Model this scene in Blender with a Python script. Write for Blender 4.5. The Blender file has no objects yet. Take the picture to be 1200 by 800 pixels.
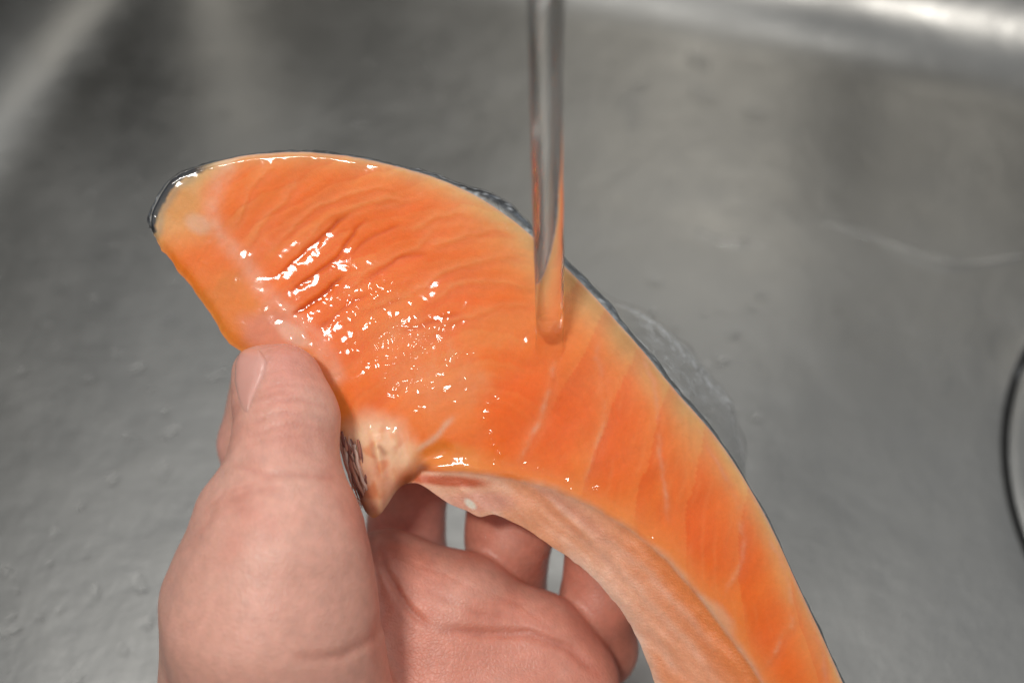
import bpy, math, random
import numpy as np
from mathutils import Matrix, Vector

random.seed(4)
rng = np.random.default_rng(7)
scene = bpy.context.scene
COL = scene.collection

# ------------------------------------------------------------------ camera, world, lamps, exposure
FPX = 1200 * 50 / 36                      # focal length in photo pixels
CAM_H = 0.315                             # camera height above the sink floor (m)
UP = np.array([42 / FPX * -1, 1302 / FPX, 1.0]); UP /= np.linalg.norm(UP)   # world up, camera axes
EX = np.array([1, 0, 0]) - UP * UP[0]; EX /= np.linalg.norm(EX)
EY = np.cross(UP, EX)
RC = np.stack([EX, EY, UP])               # camera axes -> world axes
CAMP = np.array([0, 0, CAM_H])

cam = bpy.data.cameras.new('camera')
cam.lens = 50; cam.sensor_width = 36; cam.clip_start = 0.005; cam.clip_end = 20
cam.dof.use_dof = True; cam.dof.focus_distance = 0.276; cam.dof.aperture_fstop = 8.0
co = bpy.data.objects.new('camera', cam); COL.objects.link(co)
M = Matrix([list(RC[i]) + [CAMP[i]] for i in range(3)] + [[0, 0, 0, 1]])
co.matrix_world = M
scene.camera = co

world = bpy.data.worlds.new('World'); scene.world = world; world.use_nodes = True
bg = world.node_tree.nodes['Background']
bg.inputs[0].default_value = (0.94, 0.97, 1.0, 1); bg.inputs[1].default_value = 0.52

def area(name, loc, target, sx, sy, power, col):
    l = bpy.data.lights.new(name, 'AREA'); l.shape = 'RECTANGLE'; l.size = sx; l.size_y = sy
    l.energy = power; l.color = col
    o = bpy.data.objects.new(name, l); COL.objects.link(o)
    o.location = loc
    d = Vector(target) - Vector(loc)
    o.rotation_euler = d.to_track_quat('-Z', 'Y').to_euler()
    return o
area('ceiling_lamp', (-0.19, -0.24, 0.99), (0, 0.17, 0.1), 0.14, 0.07, 4.9, (1.0, 0.96, 0.90))
area('ceiling_panel', (-0.12, 0.64, 1.35), (0.0, 0.22, 0.0), 0.80, 0.30, 3.1, (1.0, 0.98, 0.94))

scene.view_settings.view_transform = 'Standard'
scene.view_settings.look = 'None'
scene.view_settings.exposure = 0.0
scene.view_settings.gamma = 1.0
scene.view_settings.use_curve_mapping = False
scene.cycles.max_bounces = 9
scene.cycles.diffuse_bounces = 3
scene.cycles.glossy_bounces = 4
scene.cycles.transmission_bounces = 8
scene.cycles.transparent_max_bounces = 8
scene.cycles.use_denoising = True
scene.cycles.sample_clamp_indirect = 6.0

# ------------------------------------------------------------------ helpers
D0 = 278.0                                # distance camera - held plane, mm
def W(px, py, z=0.0):
    """photo pixel + height z (mm towards the viewer above the held plane) -> held-plane mm"""
    s = (D0 - z) / FPX
    return np.array([(px - 600) * s, (400 - py) * s, z])
def to_world(v):
    v = np.asarray(v, float)
    c = v.copy(); c[..., 2] -= D0
    return (c / 1000) @ RC.T + CAMP
def pix(v):
    s = FPX / (D0 - v[..., 2])
    return 600 + v[..., 0] * s, 400 - v[..., 1] * s
WUP = UP                                  # world up in held-plane axes

def lin(r, g, b):
    a = np.array([r, g, b]) / 255.0
    return np.where(a <= 0.04045, a / 12.92, ((a + 0.055) / 1.055) ** 2.4)

_tab = rng.random((64, 64, 64)).astype(np.float32)
def vnoise(x, y, z=0.0):
    x, y, z = np.broadcast_arrays(np.asarray(x, float), y, z)
    xi, yi, zi = np.floor(x).astype(int), np.floor(y).astype(int), np.floor(z).astype(int)
    fx, fy, fz = x - xi, y - yi, z - zi
    fx, fy, fz = [t * t * (3 - 2 * t) for t in (fx, fy, fz)]
    r = 0
    for a in (0, 1):
        for b in (0, 1):
            for c in (0, 1):
                w = (fx if a else 1 - fx) * (fy if b else 1 - fy) * (fz if c else 1 - fz)
                r = r + w * _tab[(xi + a) & 63, (yi + b) & 63, (zi + c) & 63]
    return r * 2 - 1
def fbm(x, y, z=0.0, o=4):
    r = 0; a = 0.5
    for k in range(o):
        r = r + a * vnoise(x * 2 ** k + 7.3 * k, y * 2 ** k + 3.1 * k, np.asarray(z) * 2 ** k + 1.7 * k); a *= 0.5
    return r
def sstep(a, b, x):
    t = np.clip((x - a) / (b - a), 0, 1); return t * t * (3 - 2 * t)
def gauss(d, s): return np.exp(-(d / s) ** 2)

def dline(x, y, pts):
    """distance to a polyline, and the 0..1 place along it"""
    pts = np.array(pts, float); n = len(pts) - 1
    best = np.full(x.shape, 1e9); tt = np.zeros(x.shape)
    for i in range(n):
        a, b = pts[i], pts[i + 1]; d = b - a
        t = np.clip(((x - a[0]) * d[0] + (y - a[1]) * d[1]) / (d @ d + 1e-9), 0, 1)
        q = np.hypot(x - a[0] - t * d[0], y - a[1] - t * d[1])
        m = q < best
        best = np.where(m, q, best); tt = np.where(m, (i + t) / n, tt)
    return best, tt
def side(x, y, pts):
    """signed: >0 on the left-hand (photo: below for rightward lines) side of a polyline"""
    pts = np.array(pts, float)
    best = np.full(x.shape, 1e9); sg = np.zeros(x.shape)
    for i in range(len(pts) - 1):
        a, b = pts[i], pts[i + 1]; d = b - a
        t = np.clip(((x - a[0]) * d[0] + (y - a[1]) * d[1]) / (d @ d + 1e-9), 0, 1)
        q = np.hypot(x - a[0] - t * d[0], y - a[1] - t * d[1])
        c = d[0] * (y - a[1]) - d[1] * (x - a[0])
        m = q < best
        best = np.where(m, q, best); sg = np.where(m, np.sign(c) * q, sg)
    return sg
def spline(P, n):
    """Catmull-Rom through P, n samples spread evenly over the knots"""
    P = np.array(P, float); k = len(P)
    Q = np.vstack([2 * P[0] - P[1], P, 2 * P[-1] - P[-2]])
    u = np.linspace(0, k - 1, n); i = np.minimum(u.astype(int), k - 2); t = (u - i)[:, None]
    p0, p1, p2, p3 = Q[i], Q[i + 1], Q[i + 2], Q[i + 3]
    return 0.5 * (2 * p1 + (p2 - p0) * t + (2 * p0 - 5 * p1 + 4 * p2 - p3) * t ** 2 + (3 * p1 - p0 - 3 * p2 + p3) * t ** 3)

def mix(c, col, w):
    w = np.clip(w, 0, 1)[..., None]
    return c * (1 - w) + np.asarray(col) * w

def mesh_obj(name, v, f, mat, parent=None, base=None, colors=None, smooth=True, attrs=None, world_mm=False):
    """v in held-plane mm (or world mm); base = world point of the object origin"""
    wv = (np.asarray(v, float) / 1000) if world_mm else to_world(v)
    if parent is not None: base = np.array(parent['_b'])
    if base is None: base = wv.mean(0)
    wv = wv - np.asarray(base)
    me = bpy.data.meshes.new(name)
    f = np.asarray(f)
    n = len(wv); nf = len(f); k = f.shape[1]
    me.vertices.add(n); me.vertices.foreach_set('co', wv.astype(np.float32).ravel())
    me.loops.add(nf * k); me.loops.foreach_set('vertex_index', f.astype(np.int32).ravel())
    me.polygons.add(nf); me.polygons.foreach_set('loop_start', np.arange(0, nf * k, k, dtype=np.int32))
    me.update(calc_edges=True); me.validate()
    if smooth: me.polygons.foreach_set('use_smooth', np.ones(len(me.polygons), bool))
    if colors is not None:
        a = me.color_attributes.new('Col', 'FLOAT_COLOR', 'POINT')
        c = np.ones((n, 4), np.float32); c[:, :3] = np.clip(colors, 0.0005, 1)
        a.data.foreach_set('color', c.ravel())
    for kx, val in (attrs or {}).items():
        a = me.attributes.new(kx, 'FLOAT', 'POINT'); a.data.foreach_set('value', np.asarray(val, np.float32).ravel())
    me.materials.append(mat)
    o = bpy.data.objects.new(name, me); COL.objects.link(o)
    if parent is not None: o.parent = parent
    else: o.location = base
    o['_b'] = list(map(float, base))
    return o
def empty(name, base):
    o = bpy.data.objects.new(name, None); COL.objects.link(o); o.location = base; o['_b'] = list(map(float, base))
    o.empty_display_size = 0.01
    return o
def tag(o, label=None, cat=None, kind=None, group=None):
    if label: o['label'] = label
    if cat: o['category'] = cat
    if kind: o['kind'] = kind
    if group: o['group'] = group
    return o
def gridfaces(nu, nv, wrap_v=False, wrap_u=False):
    i = np.arange(nu if wrap_u else nu - 1); j = np.arange(nv if wrap_v else nv - 1)
    I, J = np.meshgrid(i, j, indexing='ij'); I2 = (I + 1) % nu; J2 = (J + 1) % nv
    return np.stack([I * nv + J, I2 * nv + J, I2 * nv + J2, I * nv + J2], -1).reshape(-1, 4)

# surface nets ------------------------------------------------------
def nets(fn, lo, hi, h):
    lo = np.array(lo, float); hi = np.array(hi, float)
    n = np.ceil((hi - lo) / h).astype(int) + 1
    ax = [lo[k] + h * np.arange(n[k]) for k in range(3)]
    G = np.stack(np.meshgrid(*ax, indexing='ij'), -1)
    F = fn(G.reshape(-1, 3)).reshape(n)
    c = n - 1
    acc = np.zeros(tuple(c) + (3,)); cnt = np.zeros(tuple(c))
    S = F < 0
    def sl(o): return tuple(slice(o[k], o[k] + c[k]) for k in range(3))
    corners = [(a, b, d) for a in (0, 1) for b in (0, 1) for d in (0, 1)]
    for p in corners:
        for k in range(3):
            if p[k] == 0:
                q = list(p); q[k] = 1
                fa, fb = F[sl(p)], F[sl(q)]
                m = S[sl(p)] != S[sl(q)]
                t = np.where(m, fa / np.where(m, fa - fb, 1), 0)
                pos = np.zeros(tuple(c) + (3,)); pos[...] = p; pos[..., k] += t
                acc += np.where(m[..., None], pos, 0); cnt += m
    act = cnt > 0
    idx = -np.ones(tuple(c), int); idx[act] = np.arange(act.sum())
    cell = np.argwhere(act)
    V = lo + h * (cell + acc[act] / cnt[act][:, None])
    quads = []
    for k in range(3):
        a, b = [(1, 2), (2, 0), (0, 1)][k]
        s0 = [slice(1, c[m]) for m in range(3)]; s0[k] = slice(0, c[k])
        s1 = list(s0); s1[k] = slice(1, c[k] + 1)
        A, B = S[tuple(s0)], S[tuple(s1)]
        E = np.argwhere(A != B); fl = A[A != B]
        off = np.array([1, 1, 1]); off[k] = 0
        E = E + off
        def id_(da, db):
            e = E.copy(); e[:, a] -= da; e[:, b] -= db
            return idx[e[:, 0], e[:, 1], e[:, 2]]
        q = np.stack([id_(1, 1), id_(0, 1), id_(0, 0), id_(1, 0)], -1)
        q[~fl] = q[~fl][:, ::-1]
        quads.append(q)
    Q = np.vstack(quads); Q = Q[(Q >= 0).all(1)]
    return V, Q
def subdiv(V, Q):
    n = len(V)
    e = np.sort(np.stack([Q, np.roll(Q, -1, 1)], -1).reshape(-1, 2), 1)
    u, inv = np.unique(e[:, 0] * n + e[:, 1], return_inverse=True)
    em = (V[u // n] + V[u % n]) / 2
    inv = inv.reshape(-1, 4)
    fc = V[Q].mean(1)
    V2 = np.vstack([V, em, fc])
    ei = n + inv; fi = (n + len(u) + np.arange(len(Q)))
    out = [np.stack([Q[:, k], ei[:, k], fi, ei[:, k - 1]], -1) for k in range(4)]
    return V2, np.vstack(out)
def grad(fn, V, e=0.15):
    f0 = fn(V); g = np.zeros_like(V)
    for k in range(3):
        d = np.zeros(3); d[k] = e
        g[:, k] = (fn(V + d) - f0) / e
    return f0, g
def project(fn, V, it=2):
    for _ in range(it):
        f0, g = grad(fn, V)
        V = V - np.clip(f0, -1, 1)[:, None] * g / np.maximum((g * g).sum(1), 0.05)[:, None]
    return V
def cone(P, a, b, ra, rb):
    a = np.asarray(a); b = np.asarray(b); d = b - a; l2 = d @ d
    t = np.clip(((P - a) @ d) / l2, 0, 1)
    return np.linalg.norm(P - a - t[:, None] * d, axis=1) - (ra + (rb - ra) * t)
def ell(P, c, r, R=None):
    q = P - np.asarray(c)
    if R is not None: q = q @ R.T
    r = np.asarray(r, float)
    k0 = np.linalg.norm(q / r, axis=1); k1 = np.linalg.norm(q / (r * r), axis=1)
    return k0 * (k0 - 1) / np.maximum(k1, 1e-6)
def smin(a, b, k):
    h = np.clip(0.5 + 0.5 * (b - a) / k, 0, 1)
    return b * (1 - h) + a * h - k * h * (1 - h)

# ------------------------------------------------------------------ materials
def new_mat(name):
    m = bpy.data.materials.new(name); m.use_nodes = True
    nt = m.node_tree; b = nt.nodes['Principled BSDF']
    return m, nt, b
def node(nt, t, **kw):
    n = nt.nodes.new(t)
    for k, v in kw.items(): setattr(n, k, v)
    return n
def noise_node(nt, scale, detail=4, rough=0.55, vec=None, dist=0.0):
    n = node(nt, 'ShaderNodeTexNoise'); n.inputs['Scale'].default_value = scale
    n.inputs['Detail'].default_value = detail; n.inputs['Roughness'].default_value = rough
    n.inputs['Distortion'].default_value = dist
    if vec is not None: nt.links.new(vec, n.inputs['Vector'])
    return n
def ramp(nt, src, a, b, lo=0.0, hi=1.0):
    r = node(nt, 'ShaderNodeMapRange'); nt.links.new(src, r.inputs[0])
    for i, v in zip((1, 2, 3, 4), (a, b, lo, hi)): r.inputs[i].default_value = v
    return r.outputs[0]
def bump(nt, h, strength, dist, normal=None):
    b = node(nt, 'ShaderNodeBump'); b.inputs['Strength'].default_value = strength; b.inputs['Distance'].default_value = dist
    nt.links.new(h, b.inputs['Height'])
    if normal is not None: nt.links.new(normal, b.inputs['Normal'])
    return b.outputs[0]
def objco(nt): return node(nt, 'ShaderNodeTexCoord').outputs['Object']

def tissue(name, rough, sss, radius, scale, coat, var, nscale, bumpd, coatr=0.08):
    m, nt, b = new_mat(name)
    at = node(nt, 'ShaderNodeAttribute', attribute_name='Col')
    oc = objco(nt)
    n1 = noise_node(nt, nscale, 5, 0.6, oc)
    mul = node(nt, 'ShaderNodeMix', data_type='RGBA', blend_type='MULTIPLY'); mul.inputs[0].default_value = 1
    v = ramp(nt, n1.outputs[0], 0.3, 0.7, 1 - var, 1 + var)
    nt.links.new(at.outputs['Color'], mul.inputs[6]); nt.links.new(v, mul.inputs[7])
    nt.links.new(mul.outputs[2], b.inputs['Base Color'])
    b.inputs['Subsurface Weight'].default_value = sss
    b.inputs['Subsurface Radius'].default_value = radius
    b.inputs['Subsurface Scale'].default_value = scale
    b.inputs['Roughness'].default_value = rough
    b.inputs['Coat Weight'].default_value = coat
    b.inputs['Coat Roughness'].default_value = coatr
    b.inputs['Coat IOR'].default_value = 1.33
    n2 = noise_node(nt, nscale * 2.5, 4, 0.6, oc)
    nt.links.new(bump(nt, n2.outputs[0], 0.6, bumpd), b.inputs['Normal'])
    return m, nt, b

M_FLESH, _nt, _b = tissue('salmon_flesh', 0.45, 0.5, (1.0, 0.4, 0.16), 0.005, 0.0, 0.035, 1300, 0.0001, 0.12)
_b.inputs['Specular IOR Level'].default_value = 0.25
M_LINING, _nt, _b = tissue('salmon_belly_lining', 0.35, 0.35, (1.0, 0.5, 0.3), 0.003, 1.0, 0.07, 900, 0.0003, 0.05)
M_SKINFISH, _nt, _b = tissue('salmon_skin', 0.3, 0.0, (1, 1, 1), 0.001, 0.8, 0.35, 900, 0.0006, 0.08)
M_HAND, _nt, _b = tissue('hand_skin', 0.42, 0.35, (1.0, 0.38, 0.2), 0.004, 0.0, 0.09, 420, 0.00012)
# fine skin relief and a wet gloss where the attribute says so
vo = node(_nt, 'ShaderNodeTexVoronoi', feature='DISTANCE_TO_EDGE'); vo.inputs['Scale'].default_value = 1100
_oc = objco(_nt); wn = noise_node(_nt, 500, 3, 0.5, _oc)
mx = node(_nt, 'ShaderNodeMix', data_type='RGBA', blend_type='LINEAR_LIGHT'); mx.inputs[0].default_value = 0.0006
_nt.links.new(_oc, mx.inputs[6]); _nt.links.new(wn.outputs['Color'], mx.inputs[7]); _nt.links.new(mx.outputs[2], vo.inputs['Vector'])
prev = _b.inputs['Normal'].links[0].from_socket
_nt.links.new(bump(_nt, ramp(_nt, vo.outputs['Distance'], 0, 0.25), 0.35, 0.00012, prev), _b.inputs['Normal'])
wet = node(_nt, 'ShaderNodeAttribute', attribute_name='wet')
_nt.links.new(wet.outputs['Fac'], _b.inputs['Coat Weight'])
wb = noise_node(_nt, 260, 3, 0.5, _oc, 0.6)
_nt.links.new(bump(_nt, wb.outputs[0], 1.0, 0.0035), _b.inputs['Coat Normal'])

def water_thin(name, tint=(1, 1, 1)):
    """thin water: clear, with the mirror gloss of its surface"""
    m = bpy.data.materials.new(name); m.use_nodes = True; nt = m.node_tree
    nt.nodes.remove(nt.nodes['Principled BSDF']); out = nt.nodes['Material Output']
    fr = node(nt, 'ShaderNodeFresnel'); ge = node(nt, 'ShaderNodeNewGeometry')   # a thin skin of water reflects alike from both sides
    nt.links.new(ramp(nt, ge.outputs['Backfacing'], 0, 1, 1.33, 1 / 1.33), fr.inputs[0])
    tr = node(nt, 'ShaderNodeBsdfTransparent'); tr.inputs[0].default_value = (*tint, 1)
    gl = node(nt, 'ShaderNodeBsdfGlossy'); gl.inputs['Roughness'].default_value = 0.07
    mx = node(nt, 'ShaderNodeMixShader')
    nt.links.new(fr.outputs[0], mx.inputs[0]); nt.links.new(tr.outputs[0], mx.inputs[1]); nt.links.new(gl.outputs[0], mx.inputs[2])
    nt.links.new(mx.outputs[0], out.inputs['Surface'])
    return m
M_FILM = water_thin('water_film')
def water_chop():
    m = water_thin('rippling_water_film'); nt = m.node_tree
    at = node(nt, 'ShaderNodeAttribute', attribute_name='chop'); oc = objco(nt)
    n1 = noise_node(nt, 270, 1.0, 0.4, oc, 0.9); n2 = noise_node(nt, 520, 0.5, 0.5, oc, 0.3)
    ad = node(nt, 'ShaderNodeMath', operation='MULTIPLY_ADD'); ad.inputs[1].default_value = 0.3
    nt.links.new(n2.outputs[0], ad.inputs[0]); nt.links.new(n1.outputs[0], ad.inputs[2])
    b = node(nt, 'ShaderNodeBump'); b.inputs['Distance'].default_value = 0.0017
    nt.links.new(ad.outputs[0], b.inputs['Height']); nt.links.new(at.outputs['Fac'], b.inputs['Strength'])
    for n in nt.nodes:
        if 'Normal' in n.inputs and n != b: nt.links.new(b.outputs[0], n.inputs['Normal'])
    return m
M_CHOP = water_chop()
def spray():
    '''churned, air-filled water: milky streaks in a clear sheet'''
    m = water_thin('aerated_water'); nt = m.node_tree; out = nt.nodes['Material Output']
    src = out.inputs['Surface'].links[0].from_socket
    at = node(nt, 'ShaderNodeAttribute', attribute_name='foam'); oc = objco(nt)
    n1 = noise_node(nt, 420, 4, 0.6, oc, 1.2)
    mu = node(nt, 'ShaderNodeMath', operation='MULTIPLY'); nt.links.new(ramp(nt, n1.outputs[0], 0.42, 0.72, 0.0, 0.9), mu.inputs[0]); nt.links.new(at.outputs['Fac'], mu.inputs[1])
    df = node(nt, 'ShaderNodeBsdfDiffuse'); df.inputs[0].default_value = (0.82, 0.84, 0.85, 1)
    mx = node(nt, 'ShaderNodeMixShader'); nt.links.new(mu.outputs[0], mx.inputs[0]); nt.links.new(src, mx.inputs[1]); nt.links.new(df.outputs[0], mx.inputs[2])
    nt.links.new(mx.outputs[0], out.inputs['Surface'])
    return m
M_SPRAY = spray()
def water_drop_mat(name, k):
    m = bpy.data.materials.new(name); m.use_nodes = True; nt = m.node_tree
    nt.nodes.remove(nt.nodes['Principled BSDF']); out = nt.nodes['Material Output']
    tr = node(nt, 'ShaderNodeBsdfTransparent'); gl = node(nt, 'ShaderNodeBsdfGlass'); gl.inputs['IOR'].default_value = 1.33; gl.inputs['Roughness'].default_value = 0.0
    mx = node(nt, 'ShaderNodeMixShader'); mx.inputs[0].default_value = k
    nt.links.new(tr.outputs[0], mx.inputs[1]); nt.links.new(gl.outputs[0], mx.inputs[2]); nt.links.new(mx.outputs[0], out.inputs['Surface'])
    return m
M_SHALLOW = water_drop_mat('shallow_water', 0.42)
M_STREAM = water_drop_mat('clear_stream', 0.88)
M_WATER, _nt, _b = new_mat('water'); _b.inputs['Base Color'].default_value = (1, 1, 1, 1)
_b.inputs['Transmission Weight'].default_value = 1; _b.inputs['IOR'].default_value = 1.33; _b.inputs['Roughness'].default_value = 0.0

def steel(name, base, rough, brushed=True):
    m, nt, b = new_mat(name)
    b.inputs['Metallic'].default_value = 1.0
    oc = objco(nt)
    n1 = noise_node(nt, 9, 6, 0.65, oc, 0.4)
    n2 = noise_node(nt, 60, 5, 0.6, oc)
    mp = node(nt, 'ShaderNodeMapping'); mp.inputs['Scale'].default_value = (40, 1500, 40)
    nt.links.new(oc, mp.inputs['Vector']); n3 = noise_node(nt, 1.0, 3, 0.6, mp.outputs[0])
    hs = node(nt, 'ShaderNodeMix', data_type='RGBA', blend_type='MULTIPLY'); hs.inputs[0].default_value = 1
    hs.inputs[6].default_value = (*base, 1)
    nt.links.new(ramp(nt, n1.outputs[0], 0.3, 0.7, 0.88, 1.06), hs.inputs[7])
    nt.links.new(hs.outputs[2], b.inputs['Base Color'])
    mm = node(nt, 'ShaderNodeMath', operation='ADD')
    nt.links.new(ramp(nt, n1.outputs[0], 0.3, 0.7, rough - 0.07, rough + 0.07), mm.inputs[0])
    nt.links.new(ramp(nt, n2.outputs[0], 0.35, 0.7, -0.03, 0.05), mm.inputs[1])
    nt.links.new(mm.outputs[0], b.inputs['Roughness'])
    s = bump(nt, n2.outputs[0], 0.25, 0.0012)
    s = bump(nt, n3.outputs[0], 0.10, 0.00005, s)
    nt.links.new(s, b.inputs['Normal'])
    return m
M_STEEL = steel('brushed_stainless_steel', tuple(lin(151, 150, 147)), 0.36)
M_STEEL2 = steel('drain_stainless_steel', tuple(lin(190, 189, 183)), 0.32)
M_RUBBER, _nt, _b = new_mat('dark_rubber'); _b.inputs['Base Color'].default_value = (0.012, 0.012, 0.012, 1); _b.inputs['Roughness'].default_value = 0.6

# ------------------------------------------------------------------ the sink
PSI = math.radians(-17.7)
SX = np.array([math.cos(PSI), math.sin(PSI)]); SY = np.array([-math.sin(PSI), math.cos(PSI)])
def s2w(a, b): return a[..., None] * SX + b[..., None] * SY
X0, X1, Y0, Y1 = -287.0, 330.0, -25.0, 407.0    # basin walls in sink axes, mm
DR = np.array([144.8, 246.3]); DRR = 88.0      # drain centre and radius
RF = 40.0; DEPTH = 185.0; RCOR = 40.0
def basin():
    prof = [(RF + 3, 0.0)]
    for k in range(0, 19):
        a = math.pi / 2 * k / 18
        prof.append((RF - RF * math.sin(a) , RF - RF * math.cos(a)))
    for z in np.linspace(RF + 12, DEPTH - 6, 8): prof.append((-(z - RF) * 0.05, z))
    xw = prof[-1][0]
    for k in range(1, 9):
        a = math.pi / 2 * k / 8
        prof.append((xw - 6 * (1 - math.cos(a)), DEPTH - 6 + 6 * math.sin(a)))
    prof.append((xw - 25, DEPTH)); prof.append((xw - 60, DEPTH)); prof.append((xw - 61.5, DEPTH - 1.5)); prof.append((xw - 61.5, DEPTH - 4))
    npc = 20; nl = 14
    rows = []
    for ins, z in prof:
        x0, x1, y0, y1 = X0 + ins, X1 - ins, Y0 + ins, Y1 - ins
        r = max(RCOR - ins * 0.55, 18)
        pts = []
        for cx, cy, a0, ax, ay in ((x1 - r, y1 - r, 0, -1, 0), (x0 + r, y1 - r, 90, 0, -1), (x0 + r, y0 + r, 180, 1, 0), (x1 - r, y0 + r, 270, 0, 1)):
            for k in range(npc):
                a = math.radians(a0 + 90 * k / (npc - 1)); pts.append((cx + r * math.cos(a), cy + r * math.sin(a)))
            # straight run to the next corner
            lx = (x1 - x0 - 2 * r) if ax else (y1 - y0 - 2 * r)
            ex, ey = pts[-1]
            for k in range(1, nl): pts.append((ex + ax * lx * k / nl, ey + ay * lx * k / nl))
        rows.append([(p[0], p[1], z) for p in pts])
    # floor sheet: rings shrinking from the first row to the drain's circle
    first = np.array(rows[0]); n = len(first)
    ang = np.arctan2(first[:, 1] - DR[1], first[:, 0] - DR[0])
    circ = np.stack([DR[0] + (DRR + 4) * np.cos(ang), DR[1] + (DRR + 4) * np.sin(ang), np.full(n, 0.0)], -1)
    inner = [circ * (1 - t) + first * t for t in np.linspace(0, 1, 40)[:-1]]
    step = []
    for dr, z in ((3.6, -6.0), (3.6, -1.0), (3.75, -0.3), (4.0, -0.08)):
        step.append(np.stack([DR[0] + (DRR + dr) * np.cos(ang), DR[1] + (DRR + dr) * np.sin(ang), np.full(n, z)], -1))
    inner[0] = np.stack([DR[0] + (DRR + 4.8) * np.cos(ang), DR[1] + (DRR + 4.8) * np.sin(ang), np.full(n, 0.0)], -1)
    allr = np.array(step + [i for i in inner] + [np.array(r) for r in rows])
    v = allr.reshape(-1, 3)
    # pressed-steel unevenness of the floor
    fl = v[:, 2] < 2
    v[:, 2] += np.where(fl & (v[:, 2] > -0.05), 0.5 * fbm(v[:, 0] / 60, v[:, 1] / 60, 0.3, 3), 0)
    w = np.concatenate([s2w(v[:, 0], v[:, 1]), v[:, 2:]], 1)
    return w, gridfaces(len(allr), n, wrap_v=True)
sink = empty('sink', (0, 0.2, 0))
tag(sink, 'stainless steel sink basin with rounded corner, wet floor and drain at the edge', 'sink')
v, f = basin()
mesh_obj('basin', v, f, M_STEEL, sink, world_mm=True)
def lathe(profile, n=128):
    a = np.linspace(0, 2 * math.pi, n, endpoint=False)
    P = np.array(profile)
    x = DR[0] + P[:, 0][:, None] * np.cos(a); y = DR[1] + P[:, 0][:, None] * np.sin(a)
    z = np.repeat(P[:, 1][:, None], n, 1)
    w = np.concatenate([s2w(x.ravel(), y.ravel()), z.reshape(-1, 1)], 1)
    return w, gridfaces(len(P), n, wrap_v=True)
v, f = lathe([(DRR + 3.5, -6), (DRR + 3.5, -1.2), (DRR + 2.9, -0.8), (DRR + 2.3, -1.2), (DRR + 2.3, -6)])
mesh_obj('drain_gasket', v, f, M_RUBBER, sink, world_mm=True)
v, f = lathe([(DRR + 2.1, -6), (DRR + 2.1, -0.5), (DRR + 1.9, -0.3), (DRR - 0.5, -0.2), (DRR - 24, 0.4), (DRR - 30, -2.0), (DRR - 36, -2.5), (22, -2.5), (19, -1), (12, 0), (0.5, 0.2)])
mesh_obj('drain_cover', v, f, M_STEEL, sink, world_mm=True)

# ------------------------------------------------------------------ the salmon slice
TOP = [(177, 268), (180, 245), (203, 209), (240, 193), (280, 184), (320, 179), (360, 179), (400, 182), (440, 189), (480, 199), (530, 216),
       (575, 240), (625, 278), (680, 330), (730, 385), (790, 455), (845, 520), (895, 600), (935, 685), (970, 760), (1000, 830), (1030, 910)]
BOT = [(179, 273), (188, 290), (203, 308), (225, 338), (248, 368), (268, 402), (310, 425), (350, 448), (396, 516), (434, 604), (479, 566),
       (545, 600), (590, 606), (640, 636), (670, 656), (700, 682), (728, 714), (748, 750), (768, 800), (790, 860), (815, 930), (850, 1000)]
CREASE = [(452, 660), (462, 610), (474, 572), (496, 552), (540, 553), (600, 562), (650, 575), (700, 598), (740, 622), (780, 655), (820, 700), (850, 740), (880, 780), (905, 820), (940, 870), (985, 960)]
NU, NV = 500, 200
tt = spline(TOP, NU); bb = spline(BOT, NU)
# ragged hand-cut edge
k = np.arange(NU)
bb[:, 1] += 2.5 * vnoise(k / 9.0, 1.5) + 0.6 * vnoise(k / 3.5, 7.5)
bb[:, 0] += 1.5 * vnoise(k / 7.0, 4.5)
tt[:, 1] += 1.0 * vnoise(k / 20.0, 2.5) + 0.4 * vnoise(k / 5.0, 9.5)
vv = np.linspace(0, 1, NV); vv = 0.5 * vv + 0.5 * (0.5 - 0.5 * np.cos(math.pi * vv))
px = tt[:, :1] * (1 - vv) + bb[:, :1] * vv
py = tt[:, 1:] * (1 - vv) + bb[:, 1:] * vv
THICK = 17.0
wid = np.hypot(*(tt - bb).T)[:, None]
dtop = wid * vv                            # pixels from the skin edge (along the strip)
dbot = wid * (1 - vv)
cs = side(px, py, CREASE)                  # >0 below the crease: belly lining
lining = cs > 0
lx_ = px + 7 * fbm(px / 28, py / 28, 11.0, 4); ly_ = py + 7 * fbm(px / 28, py / 28, 15.0, 4)
def line_w(pts, s, taper=True):
    d, t = dline(lx_, ly_, pts)
    w = gauss(d, s)
    if taper: w = w * np.clip(4 * t * (1 - t) * 1.5 + 0.1, 0, 1)
    return w
wx = px + 6 * fbm(px / 40, py / 40, 0.2, 3); wy = py + 6 * fbm(px / 40, py / 40, 5.2, 3)
fib = fbm(wx / 30 + wy / 22, (wx - wy) / 120, 3.0, 4)     # fibre streaks
patch = fbm(px / 90, py / 90, 8.0, 4)
ORANGE = lin(243, 122, 32); DEEP = lin(241, 106, 16); PEACH = lin(238, 142, 72); FAT = lin(222, 176, 116); PALE = lin(226, 178, 146)
PINK = lin(222, 138, 106); WHITE = lin(236, 200, 176); YEL = lin(222, 142, 62)
C = np.zeros((NU, NV, 3)) + ORANGE
C = mix(C, DEEP, sstep(-0.05, 0.45, patch) * 0.55)
C = mix(C, PEACH, sstep(0.0, 0.5, -patch) * 0.35)
def blob(cx, cy, rx, ry, ang=0):
    a = math.radians(ang); dx, dy = px - cx, py - cy
    u = dx * math.cos(a) + dy * math.sin(a); v_ = -dx * math.sin(a) + dy * math.cos(a)
    n = 0.25 * fbm(px / 30, py / 30, cx * 0.01, 3)
    return 1 - sstep(0.5, 1.15, np.sqrt((u / rx) ** 2 + (v_ / ry) ** 2) + n)
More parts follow.
